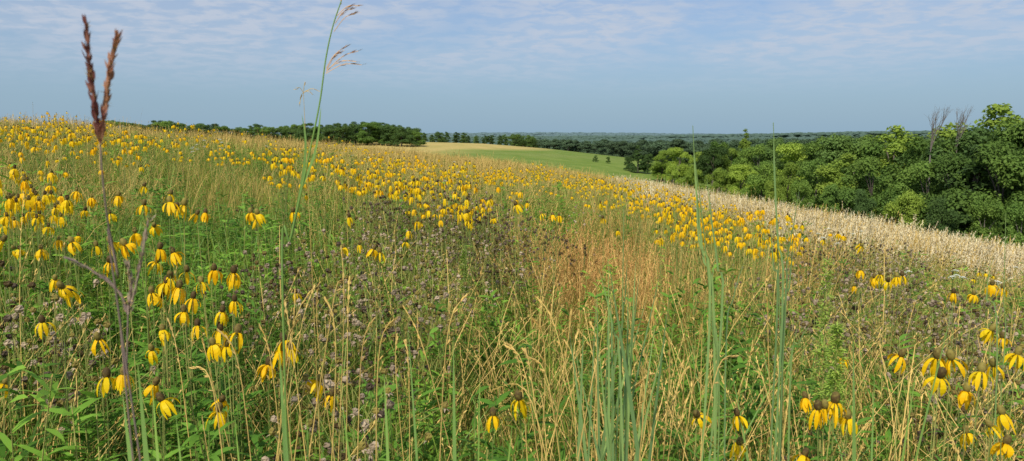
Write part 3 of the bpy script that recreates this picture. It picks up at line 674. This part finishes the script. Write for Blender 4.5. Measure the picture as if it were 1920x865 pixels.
def dead(px, top, d, sp_):
    p = unproj(px, top, d); gz = float(ground(p[0], p[1])); H = p[2]-gz; tr, br = MB(), MB()
    def grow(mb, a, dr, L, r, lev):
        b = a+dr*L; mid = (a+b)/2+rng.normal(0, .04*L, 3); mb.tube([a, mid, b], [r, r*.8, r*.55], 'dead', 4)
        if lev == 0: return
        for _ in range(3 if lev > 1 else 2):
            t = U(.5, 1); nd = dr+rng.normal(0, .30, 3); nd[2] = abs(nd[2])*.9+.3; nd /= np.linalg.norm(nd)
            grow(br, a+(b-a)*t, nd, L*U(.55, .75), r*.55, lev-1)
    a = np.array([0, 0, -.3]); tr.tube([a, (0.1, 0, H*.3), (0, .1, H*.66)], [.18, .14, .07], 'dead', 8)
    for _ in range(4):
        nd = np.array([U(-sp_, sp_), U(-.2, .2), 1]); nd /= np.linalg.norm(nd); grow(br, np.array([0, .1, H*U(.60, .66)]), nd, H*.13, .05, 3)
    V = np.concatenate(br.v); V[:, 2] *= H/V[:, 2].max(); br.v = [V]
    e = newobj('dead_tree', None, loc=(p[0], p[1], gz), label='bare grey dead tree rising above the wood', cat='tree', group='bare dead trees')
    newobj('trunk', tr.mesh('trunk', True), e); newobj('branches', br.mesh('branches'), e)
dead(1752, 195, 80, .4); dead(1802, 195, 81, .25)
low = []
for lm in ('leaf_far', 'leaf_veryfar', 'leaf_haze'):
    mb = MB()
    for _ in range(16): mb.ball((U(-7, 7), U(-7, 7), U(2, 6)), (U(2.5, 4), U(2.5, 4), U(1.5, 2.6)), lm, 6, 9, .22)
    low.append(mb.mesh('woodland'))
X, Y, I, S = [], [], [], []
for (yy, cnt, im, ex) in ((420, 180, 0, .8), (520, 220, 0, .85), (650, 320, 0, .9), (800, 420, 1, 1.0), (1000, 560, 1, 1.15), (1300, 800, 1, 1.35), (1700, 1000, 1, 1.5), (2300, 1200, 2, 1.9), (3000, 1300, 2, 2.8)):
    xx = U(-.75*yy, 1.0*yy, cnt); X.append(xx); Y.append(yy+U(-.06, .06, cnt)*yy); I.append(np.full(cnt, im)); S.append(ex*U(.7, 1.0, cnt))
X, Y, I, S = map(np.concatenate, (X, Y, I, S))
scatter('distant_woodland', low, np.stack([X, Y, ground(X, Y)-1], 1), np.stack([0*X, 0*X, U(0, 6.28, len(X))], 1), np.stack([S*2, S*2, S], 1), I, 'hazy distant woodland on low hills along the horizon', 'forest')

# ------------------------------------------------------------------ light, sky
SUN_EL, SUN_AZ = R(48), R(204)
sd_ = Vector((math.sin(SUN_AZ)*math.cos(SUN_EL), math.cos(SUN_AZ)*math.cos(SUN_EL), math.sin(SUN_EL)))
sun = bpy.data.lights.new('sun', 'SUN'); sun.energy = 4.1; sun.angle = R(1.2); sun.color = (1, .95, .84)
so = bpy.data.objects.new('sun', sun); COL.objects.link(so); so.rotation_euler = sd_.to_track_quat('Z', 'Y').to_euler()
w = bpy.data.worlds.new('World'); scene.world = w; w.use_nodes = True; nt = w.node_tree; nt.nodes.clear(); N = nt.nodes.new; L = nt.links.new
sky = N('ShaderNodeTexSky'); sky.sky_type = 'NISHITA'; sky.sun_disc = False; sky.sun_elevation = SUN_EL; sky.sun_rotation = SUN_AZ
sky.air_density = 1.0; sky.dust_density = 1.0; sky.ozone_density = 2.0
tc = N('ShaderNodeTexCoord'); sx = N('ShaderNodeSeparateXYZ'); L(tc.outputs['Generated'], sx.inputs[0])
def mth(op, a, b=None, clamp=False):
    x = N('ShaderNodeMath'); x.operation = op; x.use_clamp = clamp
    for i, v in enumerate((a, b)):
        if v is None: continue
        if isinstance(v, (int, float)): x.inputs[i].default_value = v
        else: L(v, x.inputs[i])
    return x.outputs[0]
zz = mth('ADD', mth('MAXIMUM', sx.outputs['Z'], 0.0), .10)
cb = N('ShaderNodeCombineXYZ'); L(mth('DIVIDE', sx.outputs['X'], zz), cb.inputs[0]); L(mth('DIVIDE', sx.outputs['Y'], zz), cb.inputs[1])
def wn(s, d, rough=.5, dist=0):
    x = N('ShaderNodeTexNoise'); x.inputs['Scale'].default_value = s; x.inputs['Detail'].default_value = d; x.inputs['Roughness'].default_value = rough; x.inputs['Distortion'].default_value = dist
    L(cb.outputs[0], x.inputs['Vector']); return x.outputs['Fac']
def mr(v, a, b, lo=0, hi=1):
    x = N('ShaderNodeMapRange'); x.interpolation_type = 'SMOOTHSTEP'; x.inputs['From Min'].default_value = a; x.inputs['From Max'].default_value = b; x.inputs['To Min'].default_value = lo; x.inputs['To Max'].default_value = hi
    L(v, x.inputs['Value']); return x.outputs[0]
big = mr(wn(.7, 3), .36, .56); small = mr(wn(6.0, 4, .6, .3), .38, .62); el = mr(sx.outputs['Z'], .04, .13)
cf = mth('MULTIPLY', mth('MULTIPLY', el, mth('ADD', mth('MULTIPLY', big, .55), .25)), mth('ADD', mth('MULTIPLY', small, .6), .5), True)
tint = N('ShaderNodeMix'); tint.data_type = 'RGBA'; tint.blend_type = 'MULTIPLY'; tint.inputs['Factor'].default_value = 1; L(sky.outputs[0], tint.inputs['A']); tint.inputs['B'].default_value = (.72, .82, 1.0, 1)
hz = N('ShaderNodeMix'); hz.data_type = 'RGBA'; L(mr(sx.outputs['Z'], -.02, .22, .9, .1), hz.inputs['Factor']); L(tint.outputs['Result'], hz.inputs['A']); hz.inputs['B'].default_value = (2.4, 3.6, 4.7, 1)
cm = N('ShaderNodeMix'); cm.data_type = 'RGBA'; L(cf, cm.inputs['Factor']); L(hz.outputs['Result'], cm.inputs['A']); cm.inputs['B'].default_value = (4.4, 4.9, 5.8, 1)
bg = N('ShaderNodeBackground'); bg.inputs['Strength'].default_value = .12; L(cm.outputs['Result'], bg.inputs['Color'])
wo = N('ShaderNodeOutputWorld'); L(bg.outputs[0], wo.inputs[0])

# ------------------------------------------------------------------ camera
cam = bpy.data.cameras.new('camera'); co = bpy.data.objects.new('camera', cam); COL.objects.link(co)
co.location = (0, 0, CAM_Z); co.rotation_euler = (math.pi/2-PITCH, 0, 0)
cam.sensor_width = 36; cam.lens = 36*FPX/1920; cam.clip_start = .05; cam.clip_end = 20000
cam.dof.use_dof = True; cam.dof.focus_distance = 4; cam.dof.aperture_fstop = 11
scene.camera = co
scene.view_settings.view_transform = 'Standard'; scene.view_settings.look = 'None'; scene.view_settings.exposure = 0
